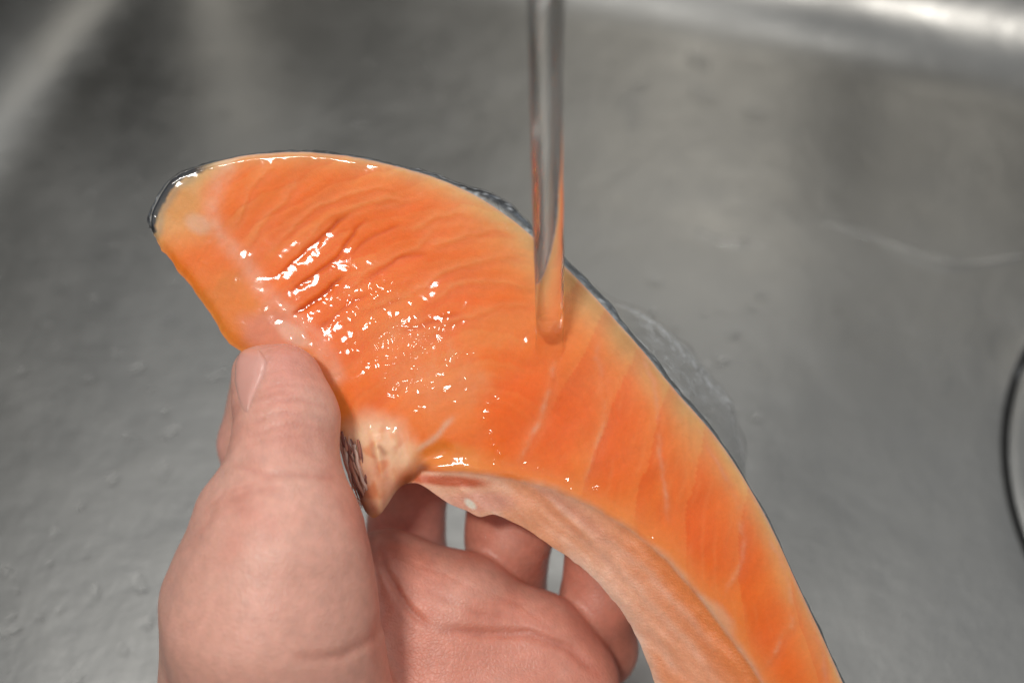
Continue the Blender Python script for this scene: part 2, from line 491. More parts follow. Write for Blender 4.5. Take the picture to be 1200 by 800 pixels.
C = mix(C, DEEP, 0.9 * blob(625, 480, 75, 55)); C = mix(C, DEEP, 0.8 * blob(725, 505, 60, 90, -10))
C = mix(C, DEEP, 0.85 * blob(835, 610, 60, 100, -35)); C = mix(C, DEEP, 0.8 * blob(920, 750, 40, 70, -25))
C = mix(C, DEEP, 0.45 * blob(450, 290, 120, 60, -20)); C = mix(C, DEEP, 0.5 * blob(400, 400, 60, 30, 20))
C = mix(C, PEACH, 0.55 * blob(590, 385, 60, 28, -8)); C = mix(C, PEACH, 0.4 * blob(520, 470, 60, 60))
# pale fat under the skin
u01 = np.linspace(0, 1, NU)[:, None]
fw = np.interp(u01, [0, .1, .2, .35, .45, .52, .58, .66, .74, .82, 1], [40, 30, 14, 13, 20, 34, 52, 46, 36, 24, 20])
wob = 1 + 0.35 * fbm(px / 45, py / 45, 2.2, 3)
C = mix(C, PEACH, gauss(dtop, fw * 1.5 * wob) * 0.75)
C = mix(C, FAT, gauss(dtop, fw * 0.75 * wob) * np.interp(u01, [0, .12, .2, .42, .52, .8, 1], [.9, .8, .45, .5, .95, .8, .55]))
C = mix(C, lin(176, 128, 78), gauss(dtop, fw * 0.45) * sstep(.54, .6, u01) * (1 - sstep(.68, .78, u01)) * 0.6)
C = mix(C, PALE, gauss(dtop, 3.0) * 0.85)
# fatty tip and the small muscle on the left
BAND = [(267, 196), (250, 225), (247, 251), (268, 283), (290, 306), (306, 339), (329, 360), (348, 374), (372, 396), (392, 440)]
bs = side(px, py, BAND)
tipw = sstep(-2, 26, bs) * (1 - sstep(245, 315, py + 0.25 * (px - 200)))
C = mix(C, FAT * 1.02, tipw * 0.85); C = mix(C, YEL, sstep(0, 20, bs) * sstep(300, 330, py) * 0.55)
C = mix(C, YEL, blob(212, 240, 28, 26) * 0.5); C = mix(C, PALE, blob(232, 262, 20, 14, 30) * 0.7)
C = mix(C, ORANGE, blob(235, 318, 26, 30, 40) * 0.6)
C = mix(C, WHITE, line_w(BAND, 11, False) * (0.36 + 0.3 * fbm(px / 12, py / 12, 4.4, 3)))
C = mix(C, PINK, blob(318, 390, 48, 32, 25) * 0.9)
C = mix(C, WHITE, blob(345, 392, 26, 12, 35) * 0.45)
# muscle seams: pale lines, dark clefts
dz = np.zeros_like(px)
PALELINES = [[(380, 384), (433, 360), (475, 346), (506, 325), (538, 311), (576, 300), (622, 300)],
    [(455, 400), (517, 381), (562, 363), (604, 356), (630, 360)], [(500, 292), (520, 284), (548, 272), (576, 268), (610, 282)],
    [(480, 272), (503, 262), (531, 248), (556, 250)], [(500, 352), (548, 332), (590, 330), (625, 335)],
    [(300, 306), (329, 280), (368, 244), (420, 222), (470, 222)], [(290, 296), (303, 267), (332, 238), (352, 205)], [(275, 275), (283, 245), (300, 215), (322, 195)],
    [(340, 300), (380, 262), (430, 236), (490, 232)], [(392, 348), (440, 315), (490, 290), (520, 262)],
    [(650, 420), (647, 431), (645, 458), (636, 494), (620, 519), (606, 545)], [(700, 400), (708, 442), (708, 494), (695, 540), (683, 580)],
    [(752, 410), (767, 449), (773, 507), (780, 572), (786, 610)], [(815, 500), (845, 545), (861, 579), (874, 631), (867, 670), (848, 696)],
    [(890, 610), (915, 650), (926, 689), (929, 728), (913, 761), (888, 790)], [(945, 720), (962, 760), (966, 800), (950, 840)]]
for i, L in enumerate(PALELINES):
    w = line_w(L, 2.6 if i < 10 else 2.8)
    C = mix(C, PEACH if i < 10 else PALE, w * (0.5 if i < 10 else 0.62) * np.clip(0.55 + 1.6 * fbm(px / 14, py / 14, i, 3), 0, 1.1))
    C = mix(C, lin(244, 160, 96), line_w(L, 8.0) * 0.25)
    dz += 0.05 * w
    w2 = line_w([(a + 2, b + 5) for a, b in L], 5.0)
    C = mix(C, lin(226, 88, 18), w2 * 0.22); dz -= 0.05 * w2
# many finer seams between the muscle flakes, following their curve
cu = np.hypot(px - 560, py - 565) + 26 * fbm(px / 90, py / 90, 21.0, 4)
leftm = sstep(660, 600, px) * sstep(0, 30, -bs) * sstep(70, 170, cu) * (0.45 + 0.5 * sstep(-0.2, 0.25, fbm(px / 80, py / 80, 67.0, 3)))
ph = (cu / 30.0) % 1.0
C = mix(C, PEACH, leftm * 0.40 * gauss(ph - 0.5, 0.10) * (0.35 + sstep(-0.2, 0.3, fbm(px / 40, py / 40, 23.0, 3))))
C = mix(C, lin(240, 170, 96), leftm * 0.20 * sstep(0.5, 1.0, ph)); C = mix(C, lin(232, 90, 14), leftm * 0.18 * sstep(0.5, 0.0, ph))
ph2 = ((cu + 9) / 10.0) % 1.0
C = mix(C, lin(246, 156, 78), leftm * 0.20 * gauss(ph2 - 0.5, 0.16) * sstep(-0.1, 0.3, fbm(px / 30, py / 30, 29.0, 3)))
cv = px + 0.30 * (py - 500) - 0.0012 * (py - 520) ** 2 + 12 * fbm(px / 60, py / 60, 25.0, 3)
ph3 = ((cv - 22) / 62.0) % 1.0
rightm = sstep(620, 680, px)
C = mix(C, lin(244, 160, 84), rightm * 0.20 * sstep(0.45, 1.0, ph3)); C = mix(C, lin(230, 84, 10), rightm * 0.22 * sstep(0.5, 0.05, ph3))
ph4 = (cv / 15.0) % 1.0
C = mix(C, lin(248, 160, 90), rightm * 0.16 * gauss(ph4 - 0.5, 0.15) * sstep(-0.05, 0.3, fbm(px / 36, py / 36, 27.0, 3)))
C = mix(C, lin(236, 160, 112), blob(500, 425, 85, 60, 35) * (0.22 + 0.5 * np.clip(fbm(px / 12, py / 26, 31.0, 4), 0, 1)))  # cloudy water sheen painted into the flesh colour as a pale patch
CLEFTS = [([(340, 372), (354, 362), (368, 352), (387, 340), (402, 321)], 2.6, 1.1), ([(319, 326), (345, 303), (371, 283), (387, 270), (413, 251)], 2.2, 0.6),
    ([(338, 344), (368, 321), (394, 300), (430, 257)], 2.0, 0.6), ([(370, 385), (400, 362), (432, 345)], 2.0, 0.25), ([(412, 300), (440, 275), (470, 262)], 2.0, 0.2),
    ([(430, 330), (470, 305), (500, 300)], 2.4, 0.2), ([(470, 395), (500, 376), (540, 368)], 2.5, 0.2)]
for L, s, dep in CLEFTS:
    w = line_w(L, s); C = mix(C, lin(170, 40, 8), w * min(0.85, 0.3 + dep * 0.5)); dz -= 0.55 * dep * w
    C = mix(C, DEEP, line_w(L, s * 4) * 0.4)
td, _t = dline(px, py, TOP[:5]); C = mix(C, lin(40, 42, 48), (1 - sstep(4, 9, td + 4 * fbm(px / 8, py / 8, 2, 3))) * sstep(262, 225, px))
C = mix(C, lin(150, 140, 120), gauss(td - 10, 5) * sstep(245, 215, px) * 0.5)
# fine grain
C *= (1 + 0.10 * fib + 0.03 * fbm(px / 6, py / 6, 1.0, 3) + 0.05 * fbm(cu / 4, (px + py) / 60, 41.0, 3))[..., None]
# pale membrane along the crease of the belly
C = mix(C, PEACH, gauss(cs + 8, 16) * sstep(470, 560, px) * 0.55)
C = mix(C, WHITE, gauss(cs - 2, 5.5 + 4 * fbm(px / 30, py / 30, 6, 2)) * sstep(500, 560, px) * (0.55 + 0.5 * fbm(px / 14, py / 14, 3.6, 3)))
C = mix(C, YEL * 1.1, blob(520, 535, 70, 20, 5) * 0.6); C = mix(C, PALE, line_w([(488, 528), (500, 516), (516, 504), (534, 490)], 4) * 0.8)
C = mix(C, PALE, blob(840, 722, 30, 16, 45) * 0.55)
C = mix(C, lin(246, 204, 168), blob(440, 525, 52, 48, 25) * 0.9); C = mix(C, lin(244, 184, 150), blob(440, 572, 34, 40, 0) * 0.9)
C = mix(C, lin(226, 126, 72), sstep(0.05, 0.4, fbm(px / 16, py / 16, 63.0, 3)) * blob(440, 545, 50, 60) * 0.6)
C = mix(C, lin(160, 96, 60), gauss(dline(lx_, ly_, [(444, 524), (452, 530)])[0], 4) * 0.6)
C = mix(C, lin(128, 70, 46), gauss(dline(lx_, ly_, [(456, 598), (468, 578), (480, 562), (498, 548)])[0], 8) * 0.85)
C = mix(C, lin(120, 62, 54), gauss(dline(lx_, ly_, [(400, 520), (412, 552), (428, 596)])[0], 8) * 0.8)
# belly lining
L_ = np.zeros_like(C) + lin(250, 188, 156)
sl_ = px * 0.75 + py * 0.66; sc_ = -px * 0.66 + py * 0.75
ln = fbm(sl_ / 110, sc_ / 26, 9.0, 4)
L_ = mix(L_, lin(242, 146, 84), sstep(0, 0.4, ln) * 0.45); L_ = mix(L_, lin(240, 182, 150), sstep(0, 0.4, -ln) * 0.3)
L_ = mix(L_, lin(243, 138, 66), 0.55 * sstep(640, 760, px) * sstep(60, 10, cs) + 0.35 * sstep(700, 800, px))
L_ = mix(L_, lin(206, 84, 34), blob(520, 563, 60, 8, 4) * 0.8)
L_ = mix(L_, lin(228, 160, 140), blob(560, 588, 50, 14, 0) * 0.7)
L_ = mix(L_, lin(190, 100, 80), line_w([(620, 570), (650, 585), (690, 612), (720, 640)], 7) * 0.3)
L_ = mix(L_, lin(240, 232, 214), blob(551, 590, 10, 5, 40) * 0.95)
for L in ([(640, 600), (700, 645), (750, 690), (800, 750), (840, 800)], [(690, 620), (740, 655), (790, 705), (840, 765)], [(700, 668), (760, 735), (800, 800)]):
    L_ = mix(L_, lin(236, 186, 160), line_w(L, 6) * 0.4)
L_ = mix(L_, lin(234, 196, 176), gauss(dbot, 9) * sstep(640, 690, px) * 0.6)
C = mix(C, np.zeros(3), lining * 0.0)
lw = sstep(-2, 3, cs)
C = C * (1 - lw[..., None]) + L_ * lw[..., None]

# relief: gently domed cut face, rounded rims, lining falling away from the crease
cross = np.clip(dtop / np.maximum(wid, 1), 0, 1)
z = 1.7 * sstep(0.30, 0.92, cross) * (0.55 + 0.45 * sstep(620, 560, px)) * np.clip(wid / 360, 0, 1) ** 1.5 * (0.15 + 0.85 * sstep(300, 470, px)) - 1.3
z += 0.9 * fbm(px / 110, py / 110, 2.0, 3) + 0.05 * fib + 0.04 * fbm(px / 7, py / 7, 4.0, 2) + dz
mmx = 1 / 6.0
z += 1.1 * sstep(110, 0, dtop) * sstep(640, 540, px) - 0.2 * gauss(dtop * mmx, 0.4)
z -= 0.7 * gauss(dbot * mmx, 1.8) * (~lining)
z += 0.9 * sstep(330, 190, px)
fd, ft = dline(px, py, [(446, 515), (447, 560), (437, 592)])
z += 2.4 * gauss(fd, 20) * sstep(500, 530, py) - 3.0 * sstep(545, 600, py) * sstep(500, 470, px)
z -= 0.9 * gauss(dline(px, py, [(474, 585), (482, 556), (500, 536), (520, 528)])[0], 9)
z -= 0.5 * gauss(dline(px, py, [(412, 520), (425, 560), (436, 604)])[0], 5) - 0.6 * vnoise((px - 0.2 * py) / 8, py / 22, 61.0) * gauss(fd, 40) * sstep(490, 520, py)
z += 0.5 * gauss((cs + 6) * mmx, 1.3) * sstep(480, 560, px)
cm = np.maximum(cs, 0) * mmx
z -= lining * (0.27 * cm) - lining * 0.5 * fbm(px / 22, py / 40, 1.0, 3) * sstep(0, 2, cm)
z -= lining * 0.28 * sstep(0, 2.5, cm) * (vnoise(sl_ / 95, sc_ / 15, 71.0) + 0.5 * vnoise(sl_ / 40, sc_ / 8, 73.0))
def hold(px_, py_, z_):
    s = (D0 - z_) / FPX
    return np.stack([(px_ - 600) * s, (400 - py_) * s, z_], -1)
FACE = hold(px, py, z)

fish = empty('salmon_slice', to_world(W(560, 420, -THICK)))
tag(fish, 'raw orange salmon slice with dark skin edge held under running water', 'salmon')
# back of the slice: same outline, pulled in a little
bx = np.concatenate([FACE[:, :1], FACE[:, -1:]], 1)
fidx = gridfaces(NU, NV)
vm = lining.reshape(-1)
fl_l = vm[fidx].sum(1) >= 2
def sub(name, sel, mat, par):
    ff = fidx[sel]; used = np.unique(ff); mp = -np.ones(NU * NV, int); mp[used] = np.arange(len(used))
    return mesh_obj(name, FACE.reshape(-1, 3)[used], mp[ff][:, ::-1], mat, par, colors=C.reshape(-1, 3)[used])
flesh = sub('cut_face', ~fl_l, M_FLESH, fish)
sub('belly_lining', fl_l, M_LINING, fish)
# the body behind the face: rim rows going back, then the rear cut face
st = 4
def rim(edge, inner, n, outset, zback, nrow):
    e = edge; rows = []
    tng = np.gradient(e[:, :2], axis=0); tng /= np.linalg.norm(tng, axis=1)[:, None] + 1e-9
    nrm = np.stack([tng[:, 1], -tng[:, 0]], -1) * n
    for k in range(nrow):
        t = k / (nrow - 1)
        o = outset(t)
        r = e.copy(); r[:, :2] += nrm * (o[:, None] if np.ndim(o) else o)
        r[:, 2] = e[:, 2] * (1 - t) + zback * t
        rows.append(r)
    return np.array(rows)
top = FACE[::2, 0]; bot = FACE[::2, -1]
nn = len(top); uu = np.linspace(0, 1, nn)
su = np.interp(uu, [0, .03, .07, .12, .2, .42, .5, .54, .6, .66, .74, .82, 1], [0.6, 0.8, 0.55, 0.35, 0.3, 0.3, 0.9, 2.1, 1.6, .9, .6, .4, .4])
su = (su * (1 + 0.5 * vnoise(np.arange(nn) / 6.0, 3.3)) + 0.22 * vnoise(np.arange(nn) / 1.7, 5.3)) * (0.25 + 0.75 * sstep(0, .04, uu))
zb = -THICK * (1 - 0.75 * sstep(.10, 0, uu))
flow = np.clip(0.75 + 0.0 * uu, 0, 1)
R1 = rim(top, None, -1.0, lambda t: -0.02 + su * (1 - math.exp(-t * 14)) + (3.2 - 1.6 * sstep(.5, .7, uu)) * t * (1 - 0.75 * t) - 3.0 * max(0, t - 0.7), zb, 26)
cc = np.zeros(R1.shape[:2] + (3,)) + lin(50, 52, 56)
ti = np.linspace(0, 1, R1.shape[0])[:, None]; U = np.broadcast_to(uu, R1.shape[:2])
n_ = fbm(U * 160, ti * 12, 0.0, 4)
cc = mix(cc, lin(120, 128, 138), sstep(0.05, 0.35, n_) * 0.7); cc = mix(cc, lin(16, 17, 20), sstep(0.0, 0.4, -n_) * 0.8)
cc = mix(cc, lin(176, 172, 164), gauss(ti, 0.025) * np.ones_like(U) * 0.9)
cc = mix(cc, lin(196, 200, 204), sstep(0.25, 0.45, fbm(U * 420, ti * 30, 7.0, 3)) * 0.8)
cc = mix(cc, lin(150, 156, 160), sstep(.5, .6, U) * (1 - sstep(.8, .9, U)) * 0.35)
mesh_obj('skin', R1.reshape(-1, 3), gridfaces(R1.shape[0], nn), M_SKINFISH, fish, colors=cc.reshape(-1, 3))
zb2 = np.minimum(zb, bot[:, 2] - 1.0)
R2 = rim(bot, None, 1.0, lambda t: -0.05 - 1.6 * t * np.ones(nn) - 2.0 * t * t, zb2, 14)
c2 = np.zeros(R2.shape[:2] + (3,)) + lin(236, 158, 116)
c2 *= (1 + 0.2 * fbm(np.broadcast_to(uu, R2.shape[:2]) * 80, np.linspace(0, 1, 14)[:, None] * 4, 1.0, 3))[..., None]
mesh_obj('lower_rim', R2.reshape(-1, 3), gridfaces(14, nn)[:, ::-1], M_FLESH, fish, colors=c2.reshape(-1, 3))
tb = np.linspace(0, 1, 30)
BK = R1[-1][:, None, :] * (1 - tb[None, :, None]) + R2[-1][:, None, :] * tb[None, :, None]
BK[..., 2] -= 1.0 * np.sin(np.pi * tb)[None, :]
mesh_obj('rear_cut_face', BK.reshape(-1, 3), gridfaces(nn, 30), M_FLESH, fish, colors=np.zeros((nn * 30, 3)) + ORANGE)
# far end of the slice, closed
EC = np.stack([FACE[-1, ::8], (R1[-1, -1] * (1 - np.linspace(0, 1, 25)[:, None]) + R2[-1, -1] * np.linspace(0, 1, 25)[:, None])], 0)
mesh_obj('end_cut', EC.reshape(-1, 3), gridfaces(2, 25), M_FLESH, fish, colors=np.zeros((50, 3)) + ORANGE)

# torn membrane hanging beside the backbone notch
def strand(P, rad, n=8):
    P = np.array(P); t = np.gradient(P, axis=0); t /= np.linalg.norm(t, axis=1)[:, None]
    a1 = np.cross(t, [0, 0, 1.0]); a1 /= np.linalg.norm(a1, axis=1)[:, None]; a2 = np.cross(t, a1)
    a = np.linspace(0, 2 * math.pi, n, endpoint=False)
    return (P[:, None] + rad[:, None, None] * (np.cos(a)[None, :, None] * a1[:, None] + np.sin(a)[None, :, None] * a2[:, None])).reshape(-1, 3), gridfaces(len(P), n, wrap_v=True)
for i in range(20):
    a_ = i / 19.0; rj = lambda k: random.uniform(-k, k)
    c_ = spline([W(397 + 22 * a_ + rj(3), 508 + 14 * a_ + rj(6), -0.3 + rj(.6)), W(406 + 22 * a_ + rj(4), 548 + 8 * a_ + rj(6), -0.6 + rj(.6)), W(420 + 22 * a_ + rj(4), 588 + rj(12), -3.2 + rj(.8))], 30)
    c_[:, 0] += 0.35 * vnoise(np.arange(30) / 4.0, i * 3.1); c_[:, 2] += 0.4 * vnoise(np.arange(30) / 5.0, i * 2.3)
    v, f = strand(c_, random.uniform(0.15, 0.48) * (0.25 + 0.75 * np.sin(np.linspace(0.35, 3.0, 30))))
    cl = (lin(232, 192, 174), lin(176, 112, 96), lin(214, 156, 134), lin(130, 76, 66), lin(238, 206, 190))[i % 5]
    mesh_obj('membrane_strand', v, f, M_LINING, fish, colors=np.zeros((len(v), 3)) + cl)

# ------------------------------------------------------------------ the hand
th = [W(322, 428, 7.5), W(330, 480, 11), W(330, 560, 15), W(322, 625, 19), W(318, 720, 17), W(330, 860, 8)]
PB = 0
def palm_part(P):
    d = cone(P, W(560, 1010, -16), W(455, 690, -20), 15, 12.5)
    d = smin(d, cone(P, W(560, 1010, -16), W(540, 712, -19), 15, 12.0), 7)
    d = smin(d, cone(P, W(560, 1010, -14), W(625, 752, -19), 15, 11.0), 7)
    d = smin(d, cone(P, W(570, 1010, -14), W(668, 800, -19), 15, 10.5), 7)
    d = smin(d, cone(P, W(400, 760, -18), W(360, 700, -24), 13, 11), 8)          # index metacarpal
    d = smin(d, cone(P, W(480, 960, -8), W(600, 880, -9), 16, 11), 8)            # heel of the hand
    d = smin(d, cone(P, W(500, 1010, -8), W(500, 1350, -8), 24, 26), 14)         # wrist
    return d
def thumb_part(P):
    d = cone(P, W(330, 451, 7.5), W(337, 492, 10.0), 8.0, 9.2)
    d = smin(d, cone(P, W(337, 492, 10.0), W(330, 560, 13.0), 9.2, 9.1), 3)
    d = smin(d, cone(P, W(330, 562, 13.0), W(330, 645, 14.5), 9.4, 14.3), 6)
    d = smin(d, cone(P, W(330, 640, 15.5), W(320, 730, 13), 15.2, 18.2), 6)
    d = smin(d, cone(P, W(320, 730, 13), W(352, 880, 2), 18.2, 21.0), 8)
    d = smin(d, cone(P, W(256, 700, 5), W(252, 920, -6), 9.0, 14.0), 8)
    d = smin(d, cone(P, W(268, 600, 12), W(258, 690, 10), 5.0, 7.5), 7)          # knuckle on the outer side
    d = smin(d, cone(P, W(301, 436, 6), W(301, 468, 8.5), 4.6, 4.2), 3.0)          # nail side of the tip
    return d
def chain(P, pts, rad, k=2.0):
    d = None
    for i in range(len(pts) - 1):
        c = cone(P, pts[i], pts[i + 1], rad[i], rad[i + 1])
        d = c if d is None else smin(d, c, k)
    return d
FING = [
    ([W(372, 705, -22), W(328, 620, -37), W(302, 520, -35), W(312, 440, -29)], [10.5, 9.5, 8.4, 7.2]),
    ([W(466, 700, -22), W(474, 655, -44), W(478, 575, -37), W(470, 490, -28)], [10.5, 9.3, 8.4, 7.4]),
    ([W(560, 730, -22), W(590, 695, -38), W(597, 624, -28.5), W(585, 540, -25)], [10.5, 9.2, 9.2, 7.4]),
    ([W(640, 780, -22), W(702, 760, -34), W(701, 706, -27.5), W(700, 630, -24.5)], [9.6, 8.2, 8.0, 6.8]),
]
CREASES = [([(446, 640), (452, 668), (478, 712), (500, 732)], 4.0, 0.9), ([(350, 770), (400, 768), (440, 745), (452, 715), (447, 690)], 7.0, 0.45),
    ([(520, 738), (565, 742), (620, 742), (668, 760), (700, 790)], 6.0, 0.8), ([(500, 690), (560, 720), (600, 722)], 4.0, 0.25),
    ([(276, 545), (310, 556), (350, 556), (386, 560)], 4.5, 0.4), ([(300, 482), (325, 470), (355, 470), (380, 478)], 3.0, 0.35),
    ([(292, 500), (320, 486), (350, 484)], 2.6, 0.25), ([(298, 470), (322, 460), (350, 460)], 2.4, 0.2), ([(255, 590), (290, 575), (330, 572)], 5, 0.25),
    ([(296, 512), (322, 500), (352, 498), (378, 504)], 2.4, 0.16), ([(288, 524), (318, 514), (356, 512)], 2.2, 0.12), ([(303, 458), (330, 450), (356, 452)], 2.0, 0.14), ([(240, 600), (262, 578), (300, 566)], 2.5, 0.14), ([(236, 622), (256, 604), (284, 596)], 2.5, 0.10),
    ([(470, 655), (520, 672), (575, 700)], 2.5, 0.12), ([(560, 690), (610, 708), (650, 740)], 2.5, 0.12), ([(430, 612), (440, 660), (447, 700)], 4.0, 0.5), ([(225, 640), (250, 600), (290, 580)], 5, 0.2)]
def handf(P, detail=False):
    pa = palm_part(P)
    d = smin(pa, thumb_part(P), 5.0)
    fg = None
    for pts, rad in FING:
        c_ = chain(P, pts, rad); fg = c_ if fg is None else np.minimum(fg, c_)
    d = smin(d, fg, 2.2)
    if detail:
        x, y = pix(P)
        front = (P[:, 2] > -24).astype(float)
        add = np.zeros(len(P))
        for L, s, dep in CREASES:
            dd, t = dline(x, y, L)
            add += dep * gauss(dd, s) * np.clip(5 * t * (1 - t) + 0.15, 0, 1)
        d = d + add * front - 0.35 * fbm(P[:, 0] / 14, P[:, 1] / 14, P[:, 2] / 14, 3)
    return d
v, q = nets(handf, (-82, -168, -62), (34, 8, 44), 1.15)
v = project(handf, v, 1)
v, q = subdiv(v, q)
_f, g = grad(handf, v); g /= np.maximum(np.linalg.norm(g, axis=1), 0.3)[:, None]
for _ in range(2):
    v = v - np.clip(handf(v, True), -1.5, 1.5)[:, None] * g
x, y = pix(v)
SKIN = lin(224, 168, 150); RED = lin(196, 106, 88); PALEH = lin(228, 184, 166)
c = np.zeros((len(v), 3)) + SKIN
palm = sstep(425, 470, x)
c = mix(c, lin(216, 138, 116), palm * 0.8)
c = mix(c, RED, sstep(0.0, 0.45, fbm(v[:, 0] / 16, v[:, 1] / 16, v[:, 2] / 16, 3)) * 0.35)
c = mix(c, PALEH, sstep(0.0, 0.45, -fbm(v[:, 0] / 12, v[:, 1] / 12, v[:, 2] / 12 + 5, 3)) * 0.35)
fing = sstep(-26, -32, v[:, 2]); c = mix(c, lin(240, 172, 156), fing * 0.9)  # rear fingers painted lighter to offset the shadow of the fish
tip = gauss(np.hypot(x - 330, y - 425), 40) * (v[:, 2] > -5); c = mix(c, lin(216, 140, 124), tip * 0.7)
for L, s, dep in CREASES:
    c = mix(c, lin(190, 104, 84), gauss(dline(x, y, L)[0], s * 1.1) * 0.35 * min(1, dep + 0.2) * (v[:, 2] > -24))
wetv = np.clip(1.0 * gauss(np.hypot(x - 600, y - 635), 70) * (x > 0) * (v[:, 2] < -20) + 0.6 * gauss(np.hypot(x - 330, y - 420), 45) + 0.5 * gauss(np.hypot(x - 265, y - 480), 60) * (v[:, 2] < -20), 0, 1)
hb = to_world(W(480, 1100, -10))
hand = mesh_obj('hand', v, q, M_HAND, base=hb, colors=c, attrs={'wet': wetv})
tag(hand, 'bare left hand gripping the salmon slice, thumb in front and fingers behind', 'hand')
# thumb nail: a curved plate on the outer side of the tip, fitted to the finger
def nail():
    nu, nv = 40, 26
    a = np.linspace(-1, 1, nu)[:, None]; b = np.linspace(-1, 1, nv)[None, :]
    yy = 446 + 40 * a + 0 * b
    lx = np.interp(yy[:, :1], [405, 412, 425, 445, 465, 487], [290, 281, 275, 274, 279, 289])
    rx = np.interp(yy[:, :1], [405, 412, 422, 435, 450, 465, 487], [296, 306, 312, 311, 304, 297, 290])
    xx = lx + (rx - lx) * (b + 1) / 2
    P = np.stack([xx, yy, np.zeros_like(xx)], -1).reshape(-1, 3)
    # march from the viewer towards the thumb
    zc = np.full(len(P), 26.0)
    for _ in range(60):
        d = handf(hold(P[:, 0], P[:, 1], zc)); zc = np.where(d > 0.02, zc - np.clip(d, 0.02, 3) * 0.8, zc)
    zg = zc.reshape(nu, nv); xg = P[:, 0].reshape(nu, nv)
    for r_ in range(nu):                       # where the plate would leave the finger, stop it at the rim
        ok = zg[r_] > zg[r_].max() - 5.0
        first = int(np.argmax(ok)); zg[r_, :first] = zg[r_, first]; xg[r_, :first] = xg[r_, first]
    P[:, 0] = xg.ravel(); zc = zg.ravel()
    V = hold(P[:, 0], P[:, 1], zc)
    f0, g = grad(handf, V); g /= np.linalg.norm(g, axis=1)[:, None]
    A = np.broadcast_to(a, (nu, nv)).ravel(); B = np.broadcast_to(b, (nu, nv)).ravel()
    up = 0.55 * np.clip(1 - np.maximum(np.abs(A), np.abs(B)) ** 6, 0, 1) - 0.1
    return V + g * up[:, None], gridfaces(nu, nv), zc
v, f, zc = nail()
M_NAIL, _nt, _b = new_mat('finger_nail'); _b.inputs['Base Color'].default_value = (*lin(222, 164, 150), 1)
_b.inputs['Roughness'].default_value = 0.28; _b.inputs['Subsurface Weight'].default_value = 0.3; _b.inputs['Subsurface Radius'].default_value = (.003, .0012, .001)
_b.inputs['Subsurface Scale'].default_value = 1.0; _b.inputs['Coat Weight'].default_value = 0.5
mesh_obj('thumb_nail', v, f[:, ::-1], M_NAIL, hand)

# ------------------------------------------------------------------ running water
hit = W(642, 408, z[np.unravel_index(np.argmin(np.hypot(px - 642, py - 408)), px.shape)] + 0.12)
def stream():
    L = np.concatenate([np.linspace(0, 4, 24)[:-1], np.linspace(4, 190, 120)]); n = 56
    a = np.linspace(0, 2 * math.pi, n, endpoint=False)
    up = WUP; e1 = np.cross(up, [0, 0, 1.0]); e1 /= np.linalg.norm(e1); e2 = np.cross(up, e1)
    rows = []
    for l in L:
        r = 2.4 + 0.0068 * l + 0.5 * math.exp(-l / 0.45)
        tw = 0.02 * l
        rr = r * (1 + 0.10 * np.cos(2 * (a - tw)) + 0.04 * np.cos(3 * a + 0.03 * l) + 0.012 * math.sin(l * 0.5))
        cx = 0.25 * math.sin(l * 0.05 + 1)
        p = hit + (np.cos(a) * rr + cx)[:, None] * e1 + (np.sin(a) * rr)[:, None] * e2
        lift = (hit[2] - p[:, 2]) / up[2] * math.exp(-l / 9)      # the foot follows the tilted flesh
        rows.append(p + up * (l + lift)[:, None])
    return np.array(rows), n, len(L)
R, n, m = stream()
v = R.reshape(-1, 3); f = gridfaces(m, n, wrap_v=True)
# close both ends
v = np.vstack([v, R[0].mean(0), R[-1].mean(0)])
cap0 = [[i, (i + 1) % n, m * n, m * n] for i in range(n)]; cap1 = [[(m - 1) * n + i, (m - 1) * n + (i + 1) % n, m * n + 1, m * n + 1] for i in range(n)]
water = empty('tap_water', to_world(hit))
tag(water, 'clear stream of tap water pouring down onto the salmon', 'water')
kf = 25
ff_ = f.reshape(m - 1, n, 4)
mesh_obj('stream', v, ff_[kf:].reshape(-1, 4)[:, ::-1], M_STREAM, water)
mesh_obj('stream_foot', v, ff_[:kf].reshape(-1, 4)[:, ::-1], M_FILM, water)
mesh_obj('stream_end', np.vstack([R[-1], R[-1].mean(0)[None]]), np.array([[i, (i + 1) % n, n] for i in range(n)]), M_WATER, water)

# thin film running over the cut face, ripples spreading from where the stream lands
s2 = (slice(0, NU, 2), slice(0, NV, 2))
fx, fy, fz = px, py, z
r = np.hypot(fx - 642, (fy - 412))
a_ = np.arctan2(fy - 412, fx - 642)
rip = 0.16 * np.cos(r / 7.5 + 2.5 * fbm(fx / 35, fy / 35, 0.4, 3)) * np.exp(-r / 55)
tur_m = gauss(np.hypot((fx - 500) / 1.0, (fy - 425) / 0.75), 85) + 0.8 * gauss(np.hypot(fx - 590, fy - 505), 55) + 0.5 * gauss(np.hypot((fx - 425), (fy - 352) * 1.6), 50)
tur_m += 0.24 * gauss(np.hypot(fx - 360, fy - 330), 75) + 0.2 * gauss(np.hypot(fx - 215, fy - 240), 45) + 0.5 * gauss(np.hypot(fx - 365, fy - 392), 40)
tur_m += 0.55 * gauss(dline(fx, fy, [(600, 548), (690, 575), (760, 620), (820, 690), (860, 750)])[0], 24)
ux = (fx * 0.83 - fy * 0.55); uy = (fx * 0.55 + fy * 0.83)
wv = fbm(ux / 17 + 1.2 * fbm(fx / 30, fy / 30, 3, 2), uy / 42, 1.3, 3)
rid = 1 - np.abs(wv) * 3.2
tur = np.clip(rid, 0, 1) ** 2 * 0.55 + 0.5 * fbm(fx / 11, fy / 11, 2.8, 3)
